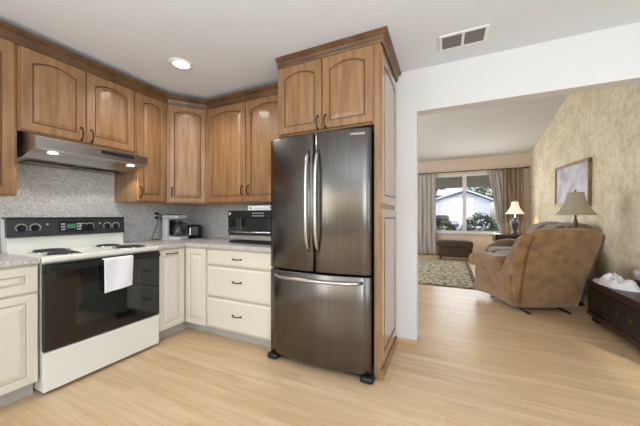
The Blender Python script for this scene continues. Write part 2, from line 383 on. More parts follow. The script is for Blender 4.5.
# base cabinets
def base_cab(label, loc, rz, w, d, items, toe=.07, toew=None):
    r = thing('base_cabinet', label, 'cabinet', (loc[0], loc[1], 0), rz, 'cream base cabinets')
    MB().box(0, w, 0, d, .098, .848, CREAM, .0015).build('body', r)
    MB().box(0, w, toe, d-.01, 0, .098, TOE).build('toe_kick', r)
    for kind, a, b, c, e, hx, hz in items:
        if kind == 'door': dm = door_mesh(a, b, c, e, CREAM, CREAMG, st=.045).build('door', r)
        else: dm = door_mesh(a, b, c, e, CREAM, CREAMG, st=.05, flat=(kind == 'flat')).build('drawer', r)
        if hx is not None: pull(dm, hx, hz, False, y=-.02)
    return r
base_cab('cream base cabinet with drawer over door at the left end beside the range', (-2.36, .10), 90, .718, .595, [('flat2', .35, .712, .675, .835, None, 0), ('door', .35, .712, .105, .662, None, 0), ('door', .005, .342, .105, .662, None, 0), ('flat2', .005, .342, .675, .835, None, 0)])
r = thing('corner_base_cabinet', 'cream corner base cabinet with two narrow doors meeting at an inside corner', 'cabinet', (-2.36, 1.90, 0), 0, 'cream base cabinets')
m = MB(); m.box(-.60, 0, -.303, .62, .098, .848, CREAM); m.box(.0005, .296, 0, .62, .098, .848, CREAM); m.build('body', r)
m = MB(); m.box(-.60, -.07, -.303, .61, 0, .098, TOE); m.box(-.0695, .296, .08, .61, 0, .098, TOE); m.build('toe_kick', r)
dm = door_mesh(.024, .29, .105, .835, CREAM, CREAMG, st=.05).build('door', r)
dm = door_mesh(.0, .272, .105, .835, CREAM, CREAMG, st=.05)
d2 = dm.build('door', r, loc=(0, -.298, 0), rot=(0, 0, R(90))); pull(d2, .136, .80, False, L=.11, y=-.02)
base_cab('cream three-drawer base cabinet between the corner and the refrigerator', (-2.06, 1.90), 0, .75, .62, [('flat', .006, .744, .692, .838, .375, .765), ('flat', .006, .744, .40, .684, .375, .56), ('flat', .006, .744, .106, .392, .375, .26)], toe=.08)
# worktops
t = thing('countertop', 'grey speckled worktop left of the range', 'countertop', (0, 0, 0))
B(XL+.002, -2.33, .10, .819, .85, .885, GRAN, .006).build('slab', t); B(XL+.002, XL+.022, .10, .819, .886, .99, GRAN, .003).build('upstand', t)
m = MB(); P = [(-2.33, 1.597), (-2.33, 1.87), (-1.305, 1.87), (-1.305, 2.527), (XL+.002, 2.527), (XL+.002, 1.597)]
def ins(k): return [(-2.33-k, 1.597+k), (-2.33-k, 1.87+k), (-1.305-k, 1.87+k), (-1.305-k, 2.527-k), (XL+.002+k, 2.527-k), (XL+.002+k, 1.597+k)]
m.loft([[Vector((x, y, z)) for x, y in ins(k)] for z, k in ((.85, .004), (.854, 0), (.879, 0), (.885, .006))], GRAN, smooth=False)
tag(m.build('countertop'), 'L-shaped grey speckled worktop in the corner carrying the coffee maker', 'countertop')
m = MB(); m.box(XL+.0005, XL+.0018, .1, YB-.001, .86, 1.73, SPL); tag(m.build('backsplash'), 'grey speckled backsplash sheet on the left wall behind the range', 'backsplash')
m = MB(); m.box(XL+.002, -1.29, YB-.0015, YB-.0003, .86, 1.30, SPL); tag(m.build('backsplash'), 'grey speckled backsplash sheet behind the toaster oven left of the refrigerator', 'backsplash')

# ---------------------------------------------------------------- electric range
r = thing('electric_range', 'almond electric coil range with black oven door and black control panel', 'stove', (-2.345, .823, 0), 90)
W = .773
MB().box(.004, W-.004, 0, .60, .024, .849, ENAM, .004).build('body', r)
m = MB(); m.box(0, W, -.03, .60, .850, .884, ENAM, .010, 3); m.build('cooktop', r)
m = MB()
m.loft([[(0, .50, .8835), (W, .50, .8835), (W, .615, .8835), (0, .615, .8835)], [(0, .52, 1.128), (W, .52, 1.128), (W, .615, 1.128), (0, .615, 1.128)]], ENAM, smooth=False)
bg = m.build('backguard', r)
def slant(x, z, off=0): return Vector((x, .50+(z-.884)/(1.128-.884)*.02 - off, z))
m = MB(); th = .022
def pnl(m, x0, x1, z0, z1, o0, o1, mat):
    a = [slant(x0, z0, o0), slant(x1, z0, o0), slant(x1, z1, o0), slant(x0, z1, o0)]
    b = [slant(x0, z0, o1), slant(x1, z0, o1), slant(x1, z1, o1), slant(x0, z1, o1)]; m.loft([a, b], mat, smooth=False)
pnl(m, -.002, W+.002, .992, 1.135, -.02, .022, DGREY); pnl(m, -.004, W+.004, 1.127, 1.140, -.06, .028, BLACK)
pnl(m, .28, .52, 1.02, 1.108, .0215, .0235, BLACK)
cp = m.build('control_panel', r)
m = MB(); pnl(m, .335, .395, 1.048, 1.085, .0236, .0246, GREEN); m.build('display', cp)
m = MB()
for i in range(3):
    for j in range(3):
        pnl(m, .298+i*.010, .304+i*.010, 1.035+j*.022, 1.046+j*.022, .0236, .0246, PRINT)
m.build('keypad', cp)
m = MB()
for i in range(3):
    for j in range(3): pnl(m, .403+i*.011, .410+i*.011, 1.035+j*.022, 1.046+j*.022, .0236, .0246, PRINT)
m.build('keypad', cp)
for x in (.07, .145, .63, .70, .455, .495):
    c = slant(x, 1.06, .022)
    m = MB(); m.lathe([(.024, 0), (.023, .006), (.017, .010), (.015, .022), (.0, .022)][:4], BLACK, c, 20, axis='Y'); m.box(c.x-.004, c.x+.004, c.y-.034, c.y-.01, c.z-.018, c.z+.018, BLACK, .002)
    kn = m.build('knob', cp)
    m = MB()
    for k in range(22):
        if k == 16: continue
        a = 2*math.pi*k/22; q = Vector((c.x+.030*math.cos(a), c.y, c.z+.030*math.sin(a))); m.box(q.x-.0035, q.x+.0035, q.y-.0015, q.y+.002, q.z-.002, q.z+.002, PRINT)
    m.build('dial_marks', kn)
for x in (.215, .57):
    c = slant(x, 1.085, .022); MB().lathe([(.006, 0), (.006, .003)], PRINT, c, 12, axis='Y').build('indicator_light', cp)
for (x, d, rad) in ((.185, .36, .105), (.15, .10, .085), (.57, .37, .085), (.60, .105, .105)):
    m = MB(); m.lathe([(rad+.016, .884), (rad+.016, .888), (rad+.006, .889), (rad*.6, .8855), (.02, .885)], CHROME, (x, d, 0), 32)
    bn = m.build('drip_pan', r)
    m = MB(); pts = []
    for k in range(100):
        a = k/100*4*2*math.pi; q = .02+(rad-.02)*k/100; pts.append((x+q*math.cos(a), d+q*math.sin(a), .894))
    m.tube(pts, .0042, DGREY, 6); m.build('coil', bn)
m = MB(); m.box(.003, W-.003, -.036, -.001, .282, .842, BGLASS, .006)
od = m.build('oven_door', r)
m = MB(); m.box(.012, W-.012, -.062, -.05, .792, .828, BLACK, .005); m.box(.012, .05, -.052, -.035, .794, .826, BLACK, .003); m.box(W-.05, W-.012, -.052, -.035, .794, .826, BLACK, .003)
m.build('handle', od)
B(.17, .60, -.0372, -.0361, .40, .68, pm('oven_window', (34, 36, 34), .05, ior=1.6)).build('oven_window', od)
m = MB(); m.box(.004, W-.004, -.032, -.001, .024, .275, ENAM, .006); 
m.box(.004, W-.004, -.036, -.03, .250, .272, ENAM, .003); m.build('storage_drawer', r)
for x in (.05, W-.05):
    for y in (.03, .55):
        MB().lathe([(.018, 0), (.018, .02), (.01, .03)], BLACK, (x, y, 0), 12).build('foot', r)
# dish towel over the door bar
def tw(u, v):
    y = 1.138+.205*u
    L = v*.40
    if L < .05: p = (-2.30+.060, .0)
    s_ = .012*math.sin(u*7+1)*v
    if v < .18: x, z = -2.2870, .755+v/.18*.072
    elif v < .27: a = (v-.18)/.09*math.pi; x, z = -2.2780-.0090*math.cos(a)-.0018, .830+.007*math.sin(a)
    else: x, z = -2.2690+.004+.004*math.sin(u*8+v*3), .829-(v-.27)/.73*(.245-.018*u)
    return (x, y+.006*(v-.3)*(1-2*u), z)
m = MB().sheet(lambda u, v: tw(u, .12+.88*v), 24, 46, CLOTH, .003); 
tag(m.build('dish_towel'), 'white dish towel hanging over the black oven door handle', 'towel')

# ---------------------------------------------------------------- range hood
r = thing('range_hood', 'stainless under-cabinet range hood with two lit lamps above the stove', 'range hood', (-2.445, .837, 1.55), 90)
W = .735
m = MB()
def L(x): return [(x, .0, .132), (x, .0, .055), (x, .012, .047), (x, .10, .040), (x, .20, .010), (x, .52, -.0), (x, .52, .183), (x, .19, .183), (x, .14, .165)]
m.loft([[Vector(p) for p in L(0)], [Vector(p) for p in L(W)]], STEELS, smooth=False); hb = m.build('canopy', r)
B(.001, W-.001, -.0025, .0, .058, .131, pm('shaded_hood_steel', (168, 166, 164), .3, 1)).build('front_panel', r)  # darker copy of the canopy steel; the front's dimmer light is in the colour
m = MB(); m.box(.375, .615, -.0045, .0, .088, .116, BLACK); m.build('control_strip', r)
m = MB()
for i in range(5): m.box(.39+i*.046, .42+i*.046, -.006, -.0045, .098, .106, DGREY)
m.build('button', r)
B(.01, W-.01, -.004, -.0005, .124, .130, CHROME, .001).build('trim_strip', r)
for x in (.11, .63):
    m = MB(); m.lathe([(.028, .0455), (.028, .0405), (.026, .039)], LED, (x, .068, 0), 20); m.build('lamp_lens', r)
m = MB(); m.box(.06, .355, .30, .49, -.004, .0035, STEEL, .002); m.box(.38, .675, .30, .49, -.004, .0035, STEEL, .002); m.build('grease_filter', r)
for y in (.93, 1.45):
    l = bpy.data.lights.new('hood_lamp', 'SPOT'); l.energy = 2; l.spot_size = R(130); l.color = (1, .95, .87); l.shadow_soft_size = .03
    o = bpy.data.objects.new('hood_lamp', l); C.objects.link(o); o.location = (-2.58, y, 1.552)

# ---------------------------------------------------------------- refrigerator
r = thing('refrigerator', 'dark stainless french door refrigerator with bottom freezer drawer', 'refrigerator', (-.88, 0, 0))
def by(x): return 1.785+.045*(x/.41)**2
B(-.395, .395, 1.90, 2.49, .045, 1.765, DGREY, .004).build('body', r)
def fdoor(x0, x1, z0, z1, name):
    m = MB(); N = 14; ev = .008
    front = [Vector((x0+(x1-x0)*i/N, by(x0+(x1-x0)*i/N), 0)) for i in range(N+1)]
    def ring(z, k):
        L_ = [Vector((x0+k, 1.893, z))]
        for i, p in enumerate(front):
            x = min(max(p.x, x0+k), x1-k); L_.append(Vector((x, by(x)+k+(.006 if i in (0, N) else 0), z)))
        L_.append(Vector((x1-k, 1.893, z))); return L_
    m.loft([ring(z0, ev), ring(z0+.004, .002), ring(z0+ev, 0), ring(z1-ev, 0), ring(z1-.004, .002), ring(z1, ev)], STEEL)
    o = m.build(name, r)
    for f in o.data.polygons:
        if abs(f.normal.z) > .9: f.use_smooth = False
    return o
ld = fdoor(-.41, -.004, .738, 1.762, 'left_door'); rd = fdoor(.004, .41, .738, 1.762, 'right_door'); fz = fdoor(-.41, .41, .055, .728, 'freezer_drawer')
for d, x in ((ld, -.038), (rd, .038)):
    m = MB(); pts = []
    for i in range(17):
        u = -1+2*i/16; pts.append((x, by(x)+.004-.05*(1-u**6)-.012*(1-u*u), 1.26+u*.37))
    m.tube(pts, .0125, STEELS, 12); m.build('handle', d)
m = MB(); pts = []
for i in range(21):
    u = -1+2*i/20; x = u*.355; pts.append((x, by(x)+.004-.05*(1-u**8)-.008*(1-u*u), .686))
m.tube(pts, .0125, STEELS, 12); m.build('handle', fz)
m = MB(); m.loft([[Vector((x, by(x)-.0006, z)) for x, z in [(-.365+.73*i/12, .722) for i in range(13)]], [Vector((x, by(x)-.0006, .665)) for x in [-.365+.73*i/12 for i in range(13)]]], BLACK, False, False, closed=False)
m.bm.free()
m = MB(); m.box(-.36, .36, 1.84, 1.90, .03, .054, BLACK, .004); m.build('toe_grille', r)
for s in (-1, 1):
    m = MB(); m.soft(s*.385-.05, s*.385+.05, 1.805, 1.90, .002, .05, .024, BLACK, 5); m.build('front_foot', r)
cu = bpy.data.curves.new('t', 'FONT'); cu.body = 'SAMSUNG'; cu.size = .0215; cu.extrude = .0006; cu.align_x = 'CENTER'; cu.space_character = 1.05
to = bpy.data.objects.new('t', cu); C.objects.link(to); dg = bpy.context.evaluated_depsgraph_get()
me = bpy.data.meshes.new_from_object(to.evaluated_get(dg)); bpy.data.objects.remove(to); me.materials.clear(); me.materials.append(STEELS)
o = bpy.data.objects.new('lettering', me); C.objects.link(o); o.parent = rd; x = .325
o.location = (x, by(x)-.0015, 1.712); o.rotation_euler = (R(90), 0, math.atan2(2*.045*x/.41**2, 1)); o['label'] = 'silver brand lettering'

# ---------------------------------------------------------------- counter things
r = thing('toaster_oven', 'black and silver countertop toaster oven beside the refrigerator', 'toaster oven', (-1.985, 2.085, .885))
W = .56
m = MB(); m.box(0, W, .012, .34, .030, .318, DGREY, .006); m.build('body', r)
B(.0, W, 0, .012, .245, .318, BLACK, .003).build('control_band', r)
m = MB(); m.lathe([(.019, 0), (.018, .016), (.012, .018)], CHROME, (.035, .0, .287), 20, axis='Y'); m.build('knob', r)
m = MB()
for i in range(5):
    for j in range(2): m.box(.31+i*.028, .326+i*.028, -.002, 0, .262+j*.026, .270+j*.026, PRINT)
m.build('icons', r)
B(.004, .10, .002, .012, .095, .24, BGLASS, .002).build('side_window', r)
B(.105, .165, .0, .012, .095, .24, STEEL, .003).build('divider', r)
d = B(.17, W-.004, 0, .012, .095, .24, BGLASS, .003).build('door', r)
m = MB(); m.tube([(.02, -.002, .115), (.03, -.03, .113), (W/2, -.036, .110), (W-.03, -.03, .113), (W-.02, -.002, .115)], .008, CHROME, 10); m.build('handle', d)
B(.0, W, -.012, .012, .034, .078, STEELS, .003).build('lower_trim', r)
MB().lathe([(.016, 0), (.015, .014)], CHROME, (.035, -.012, .056), 18, axis='Y').build('knob', r)
B(.05, W-.01, -.035, .30, .0055, .026, BLACK, .003).build('crumb_tray', r)
for x in (.03, W-.03):
    for y in (.315,): MB().lathe([(.014, 0), (.012, .031)], BLACK, (x, y, 0), 12).build('foot', r)
r = thing('food_scale_box', 'flat white box with small dark print lying on top of the toaster oven', 'box', (-1.76, 2.12, 1.2035))
B(0, .31, 0, .20, 0, .045, WHITE, .004).build('carton', r)
m = MB(); m.lathe([(.010, 0), (.010, .001)], pm('blue_ink', (52, 60, 84), .5), (.035, .0, .023), 16, axis='Y'); m.build('printed_dot', r)
m = MB()
for i in range(7): m.box(.09+i*.022, .104+i*.022, -.001, 0, .016, .026, TOE)
for i in range(3): m.box(.255+i*.015, .266+i*.015, -.001, 0, .02, .032, DGREY)
m.build('print', r)

coffee = r = thing('coffee_maker', 'silver and black drip coffee maker with glass carafe in the corner', 'coffee maker', (-2.80, 2.115, .885), 104)
m = MB(); m.box(-.08, .08, -.12, .10, 0, .035, SILV, .008); m.build('base', r)
B(-.08, .08, .03, .10, .034, .235, SILV, .010).build('water_tank', r)
B(-.08, .08, -.10, .10, .236, .275, SILV, .012).build('brew_head', r)
B(-.055, .055, -.05, .07, .274, .284, BLACK, .005).build('lid', r)
m = MB(); m.lathe([(.045, .038), (.060, .05), (.062, .10), (.045, .16), (.04, .175)], COFG, (0, -.045, 0), 24); cf = m.build('carafe', r)
MB().lathe([(.042, .175), (.045, .18), (.045, .20), (.03, .207)], BLACK, (0, -.045, 0), 24).build('carafe_lid', cf)
MB().tube([(0, -.085, .185), (0, -.135, .18), (0, -.14, .13), (0, -.115, .08)], .008, BLACK).build('carafe_handle', cf)
B(-.05, .05, .028, .032, .05, .22, BLACK).build('front_face', r)
toaster = r = thing('toaster', 'small black toaster tucked in the corner right of the coffee maker', 'toaster', (-2.775, 2.365, .885), 42)
MB().soft(-.07, .07, -.10, .10, .008, .16, .025, BLACK, 6).build('shell', r)
B(-.045, -.033, -.104, -.098, .05, .13, STEELS, .003).build('lever_plate', r)
B(-.052, -.026, -.118, -.104, .045, .057, STEELS, .003).build('lever', r)
m = MB(); m.box(-.035, -.015, -.07, .07, .1585, .1615, DGREY); m.box(.015, .035, -.07, .07, .1585, .1615, DGREY); m.build('slots', r)
for s in (-1, 1): B(s*.06-.01, s*.06+.01, -.08, .08, 0, .012, BLACK).build('foot', r)
r = thing('power_outlet', 'pale wall outlet plate with two black plugs above the worktop', 'outlet', (XL+.002, 2.0, 1.155), 90)
B(-.036, .036, -.006, 0, -.058, .058, pm('outlet_plate', (176, 186, 196), .4), .002).build('cover_plate', r)
for z, nm, yy, x2 in ((.022, 'silver coffee maker', 2.10, -2.86), (-.022, 'black toaster', 2.36, -2.90)):
    m = MB(); m.box(XL+.008, XL+.035, 1.985, 2.015, 1.155+z-.012, 1.155+z+.012, BLACK, .003)
    zb = .9; pts = [(XL+.03, 2.0, 1.155+z)]
    if z > 0:
        pts += [(XL+.05, 2.02, 1.17), (XL+.035, 2.045, 1.10), (XL+.02, 2.075, 1.05), (-2.91, 2.095, 1.0)]
    else:
        pts += [(XL+.06, 1.99, 1.12), (XL+.05, 1.985, 1.05), (XL+.03, 1.96, .95), (XL+.04, 1.935, .9), (-2.90, 1.94, .893), (-2.86, 1.97, .892), (-2.93, 2.01, .892)]
    # smooth
    q = []
    for i in range(len(pts)-1):
        a, b = Vector(pts[i]), Vector(pts[i+1]); pa = Vector(pts[max(i-1, 0)]); pb = Vector(pts[min(i+2, len(pts)-1)])
        for k in range(6):
            t_ = k/6; q.append(.5*((2*a)+(b-pa)*t_+(2*pa-5*a+4*b-pb)*t_*t_+(3*a-pa-3*b+pb)*t_**3))
    q.append(Vector(pts[-1])); m.tube(q, .0035, BLACK, 8)
    cd = m.build('power_cord'); bpy.context.view_layer.update(); ow = coffee if z > 0 else toaster
    cd.parent = ow; cd.matrix_parent_inverse = ow.matrix_world.inverted()

# ---------------------------------------------------------------- ceiling fittings
r = thing('recessed_light', 'round lit recessed light in the kitchen ceiling', 'ceiling light', (-2.04, 1.60, ZC))
MB().lathe([(.095, -.0005), (.094, -.005), (.075, -.008), (.062, -.004)], WHITE, (0, 0, 0), 32, cap=False).build('trim_ring', r)
MB().lathe([(.062, -.002), (.062, -.0045)], LED, (0, 0, 0), 32).build('lens', r)
l = bpy.data.lights.new('downlight', 'SPOT'); l.energy = 22; l.spot_size = R(150); l.spot_blend = .6; l.color = (1, .95, .88); l.shadow_soft_size = .06
o = bpy.data.objects.new('downlight', l); C.objects.link(o); o.location = (-2.04, 1.60, ZC-.02)
r = thing('ceiling_vent', 'white louvred air vent with two dark grilles in the ceiling', 'vent', (.11, 2.229, ZC))
m = MB(); m.box(-.155, .155, .076, .096, -.008, -.0005, WHITE, .002); m.box(-.155, .155, -.096, -.076, -.008, -.0005, WHITE, .002)
for x in (-.155, -.008, .137): m.box(x, x+.018, -.0755, .0755, -.008, -.0005, WHITE, .002)
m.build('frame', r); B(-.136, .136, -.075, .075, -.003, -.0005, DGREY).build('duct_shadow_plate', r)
m = MB()
for xa, xb in ((-.136, -.009), (.011, .136)):
    for i in range(9):
        y = -.066+i*.0165; m.loft([[(x, y-.005, -.0035), (x, y+.004, -.0085), (x, y+.005, -.0075), (x, y-.004, -.0032)] for x in (xa, xb)], pm('slat_grey', (112, 112, 112), .5) if i == 0 and xa < 0 else m.mats[0], smooth=False)
m.build('slats', r)

# ================================================================ living room
# rug
r = thing('area_rug', 'floral green and cream area rug with dark border on the living room floor', 'rug', (-.75, 6.35, 0))
B(-1.20, 1.24, -1.48, 1.42, .001, .009, RUGB, .002).build('border', r)
B(-1.12, 1.16, -1.40, 1.34, .0091, .0112, RUG).build('field', r)
# ottoman
r = thing('ottoman', 'low brown upholstered ottoman beneath the living room window', 'ottoman', (.21, 8.12, .0), 0)
MB().soft(-.42, .42, -.20, .20, 0.30, .50, .06, OTTO, 8, puff=.012).build('cushion', r)
MB().soft(-.41, .41, -.19, .19, .06, .34, .03, OTTO, 6).build('base', r)
for x in (-.34, .34):
    for y in (-.14, .14): MB().lathe([(.022, 0), (.03, .03), (.034, .07)], DWOOD, (x, y, 0), 12).build('leg', r)
# recliner
r = thing('recliner', 'tan suede recliner armchair turned away toward the window', 'armchair', (.93, 4.36, 0), 25.6)
MB().soft(-.385, .385, -.37, .36, .07, .40, .05, SUEDE, 8, warp=lambda p: (p.x, p.y, p.z + (.04*(p.y-.0) if p.z < .2 else 0))).build('base', r)
def bw(p):
    h = max(0, (p.z-.10)/.88); return (p.x*(1+.12*h - .10*max(0, h-.85)/.15*abs(p.x)/.4), p.y-.25*h**1.15+.02*math.sin(h*3), p.z-.015*max(0, abs(p.x)-.25)/.15*h)
back = MB().soft(-.385, .385, -.40, -.25, .09, 1.0, .07, SUEDE, 16, warp=bw, puff=.012, jit=.012).build('backrest', r)
DSU = pm('suede_piping', (104, 74, 44), .9)
for s in (-1, 1):
    pts = [Vector(bw(Vector((s*.362, -.398, .14+.80*i/14)))) for i in range(15)]
    MB().tube([(p.x, p.y-.008, p.z) for p in pts], .007, DSU, 6).build('piping', back)
for z0, z1 in ((.40, .66), (.62, .97)):
    MB().soft(-.31, .31, -.29, -.12-.08*(z0 > .5), z0, z1, .075, SUEDE, 10, warp=lambda p: (p.x, p.y-.25*max(0, (p.z-.1)/.88)**1.15, p.z), puff=.02).build('back_cushion', back)
for s in (-1, 1):
    def wg(p, s=s): h = max(0, (p.z-.1)/.88); g = max(0, (p.z-.45)/.5); return (p.x*(1+.1*h), -.36+(p.y+.36)*(1-.72*g)-.25*h**1.15, p.z-.05*(p.y+.25)*2*h)
    MB().soft(s*.37-.065, s*.37+.065, -.36, -.04, .45, .95, .06, SUEDE, 10, warp=wg, jit=.01).build('wing', back)
    def aw(p): return (p.x, p.y, p.z-.03*max(0, p.y/.4)-.0)
    MB().soft(s*.355-.075, s*.355+.075, -.34, .42, .10, .56, .06, SUEDE, 10, warp=aw, jit=.015).build('arm', r)
    MB().soft(s*.385-.115, s*.385+.115, -.24, .46, .47, .65, .07, SUEDE, 12, warp=lambda p: (p.x, p.y, p.z-.06*max(0, (p.y-.25)/.2)**2+.02*(p.y < 0)*0), jit=.012).build('arm_pad', r)
MB().soft(-.295, .295, -.20, .40, .36, .50, .06, SUEDE, 10, puff=.02).build('seat', r)
MB().soft(-.29, .29, .34, .42, .10, .42, .04, SUEDE, 8).build('footrest', r)
for x in (-.24, .24):
    m = MB(); m.tube([(x, -.40, .012), (x, -.30, .02), (x, 0, .05), (x, .25, .02), (x, .30, .012)], .012, BLACK, 8); m.box(x-.012, x+.012, -.05, .05, .04, .12, BLACK); m.build('metal_base', r)
# sofa along the right wall
r = thing('sofa', 'taupe reclining sofa along the wallpapered wall behind the tan armchair', 'sofa', (1.40, 5.98, 0))
MB().soft(-.57, .50, -.80, .80, .06, .40, .05, TAUPE, 8).build('base', r)
for y0, y1 in ((-.76, -.01), (.01, .76)):
    MB().soft(-.60, .25, y0+.02, y1-.02, .34, .52, .08, TAUPE, 10, puff=.02).build('seat_cushion', r)
    sb = MB().soft(.18, .53, y0-.10*(y0 < -.5), y1+.1*(y1 > .5), .38, 1.02, .12, TAUPE, 12, puff=.03, warp=lambda p: (p.x+.05*(p.z-.5), p.y, p.z-.05*abs(math.sin(p.y*math.pi/.76)) if 0 else p.z)).build('backrest', r)
    MB().soft(.08, .38, y0+.03, y1-.03, .70, .99, .11, TAUPE, 10, puff=.025).build('head_cushion', sb)
for y in (-.88, .88):
    MB().soft(-.64, .48, y-.12, y+.12, .06, .66, .10, TAUPE, 12, puff=.01, jit=.01, warp=lambda p: (p.x, p.y, p.z-.10*max(0, (-.2-p.x)/.32)**2)).build('arm', r)
0 and tag(MB().soft(.84, 1.06, 6.30, 6.62, .54, .70, .06, pm('pale_pillow', (168, 158, 150), .9), 8, puff=.02).build('throw_pillow'), 'small pale pillow lying on the taupe sofa seat', 'pillow')
# big table lamp on small round table
r = thing('side_table', 'small dark round side table hidden between armchair and sofa', 'table', (1.54, 4.64, 0))
MB().lathe([(.13, .60), (.14, .605), (.14, .62), (.13, .625)], DWOOD, (0, 0, 0), 28).build('tabletop', r)
MB().lathe([(.09, 0), (.08, .03), (.03, .06), (.025, .3), (.035, .5), (.06, .60)], DWOOD, (0, 0, 0), 20).build('pedestal', r)
r = thing('table_lamp', 'unlit table lamp with large sage bell shade behind the tan armchair', 'lamp', (1.54, 4.64, .626))
prof = [(.075, 0), (.075, .015), (.03, .04), (.018, .09), (.032, .15), (.045, .22), (.03, .30), (.014, .35), (.022, .40), (.026, .44), (.012, .49), (.010, .62)]
MB().lathe(prof, pm('bronze_base', (86, 70, 52), .35, .6), (0, 0, 0), 20).build('base', r)
def shade(mat, r0, r1, z0, z1, th=.004, sq=None):
    m = MB(); P = []
    for i in range(11):
        u = i/10; P.append((r1+(r0-r1)*(1-u)**1.9, z0+(z1-z0)*u))
    Q = [(a-th, b) for a, b in P[::-1]]
    return m.lathe(P+Q, mat, (0, 0, 0), 32, cap=False, sq=sq)
shade(SHADE, .205, .085, .535, .83, sq=lambda a: 1+.03*math.cos(4*a+math.pi*0)).build('lamp_shade', r)
MB().lathe([(.004, .62), (.004, .835), (.012, .845), (.008, .86), (.002, .87)], BRASS, (0, 0, 0), 12).build('finial', r)
# dark chest and lit lamp by the window
r = thing('end_table', 'dark brown end table under the small lit lamp by the window', 'table', (1.46, 8.15, 0))
B(-.36, .32, -.26, .26, .50, .70, DWOOD, .02, 3).build('tabletop', r)
for x in (-.27, .27):
    for y in (-.2, .2): B(x-.025, x+.025, y-.025, y+.025, 0, .501, DWOOD, .004).build('leg', r)
r = thing('table_lamp', 'small lit table lamp with cream shade and blue-grey urn base by the window', 'lamp', (1.55, 8.15, .701))
MB().lathe([(.07, 0), (.07, .02), (.04, .04), (.03, .07), (.06, .14), (.105, .26), (.10, .31), (.05, .36), (.05, .38), (.07, .40), (.02, .41), (.012, .50)], VASE, (0, 0, 0), 24).build('base', r)
shade(LSHADE, .20, .07, .50, .80, sq=lambda a: 1+.015*math.cos(20*a)).build('lamp_shade', r)
MB().lathe([(.003, .50), (.003, .81), (.01, .82), (.002, .85)], BRASS, (0, 0, 0), 10).build('finial', r)
l = bpy.data.lights.new('bulb', 'POINT'); l.energy = 7; l.color = (1, .87, .68); l.shadow_soft_size = .04
o = bpy.data.objects.new('bulb', l); C.objects.link(o); o.location = (1.55, 8.15, 1.36)
# curtains and rod
m = MB(); m.tube([(-1.15, 8.66, 2.41), (1.90, 8.66, 2.41)], .014, BRASS, 10)
for x in (-1.17, 1.92): m.lathe([(.01, -.03), (.03, -.02), (.036, 0), (.03, .02), (.01, .03)], BRASS, (x, 8.66, 2.41), 14, axis='X')
for x in (-1.1, .5, 1.86): m.box(x-.01, x+.01, 8.66, YF-.001, 2.40, 2.42, BRASS)
tag(m.build('curtain_rod'), 'long brass curtain rod above the living room window', 'curtain rod')
def drape(x0t, x1t, x0b, x1b, nf, mat, y=8.66, zt=2.394, zb=.02, amp=.035, ph=0, pinch=0):
    def fn(u, v):
        k = v + pinch*math.sin(v*math.pi)*0
        a = x0t+(x1t-x0t)*u; b = x0b+(x1b-x0b)*u; x = a+(b-a)*min(1, v**.9)
        return (x+.006*math.sin(v*7+u*9), y+amp*(.75+.25*v)*math.sin(u*nf*2*math.pi+ph)+.008*math.sin(v*5+u*20), zt+(zb-zt)*v)
    return MB().sheet(fn, nf*14, 24, mat, .004)
t = thing('curtain', 'grey-brown curtain panel left of the living room window', 'curtain', (0, 0, 0))
drape(-1.0, -.30, -1.0, -.26, 6, CURG, amp=.022).build('drape', t)
t = thing('curtain', 'grey inner curtain swept right at the right window edge', 'curtain', (0, 0, 0))
drape(1.02, 1.44, 1.42, 1.56, 5, CURG, y=8.70, amp=.022).build('drape', t)
t = thing('curtain', 'brown striped curtain panel at the right end of the rod', 'curtain', (0, 0, 0))
drape(1.36, 1.82, 1.40, 1.84, 5, CURT, y=8.62, amp=.03).build('drape', t)
# painting
r = thing('painting', 'framed pale lavender abstract painting on the wallpapered wall', 'painting', (XR-.002, 6.12, 1.69))
r.rotation_euler = (R(2.2), 0, 0)
a, b, f = .70, .37, .045
m = MB()
for (ya, yb, za, zb) in ((-a, a, b-f, b), (-a, a, -b, -b+f), (-a, -a+f, -b+f, b-f), (a-f, a, -b+f, b-f)): m.box(-.045, 0, ya, yb, za, zb, GOLD, .006)
m.build('frame', r); B(-.025, -.004, -a+f, a-f, -b+f, b-f, ART).build('canvas', r)
# trunk
r = thing('trunk', 'dark red-brown wooden trunk with brass plates against the wallpapered wall', 'trunk', (1.68, 3.42, 0))
MB().box(-.245, .245, -.57, .57, .07, .385, TRUNK, .006).build('body', r)
m = MB(); m.box(-.262, .26, -.585, .585, .387, .45, TRUNK, .008); m.build('lid', r)
m = MB(); m.box(-.256, -.246, -.58, .58, .07, .12, TRUNK, .003); m.box(-.254, -.246, -.57, .57, .13, .37, BLACK, .002); m.build('carved_panel', r)
for y in (-.40, -.2, 0, .2, .40):
    MB().lathe([(.032, .0), (.03, .004), (.012, .010)], BRASS, (-.255, y, .25), 16, axis='X').build('brass_plate', r)
for x in (-.19, .19):
    for y in (-.5, .5): MB().lathe([(.03, 0), (.05, .02), (.052, .045), (.035, .075)], TRUNK, (x, y, 0), 16).build('bun_foot', r)
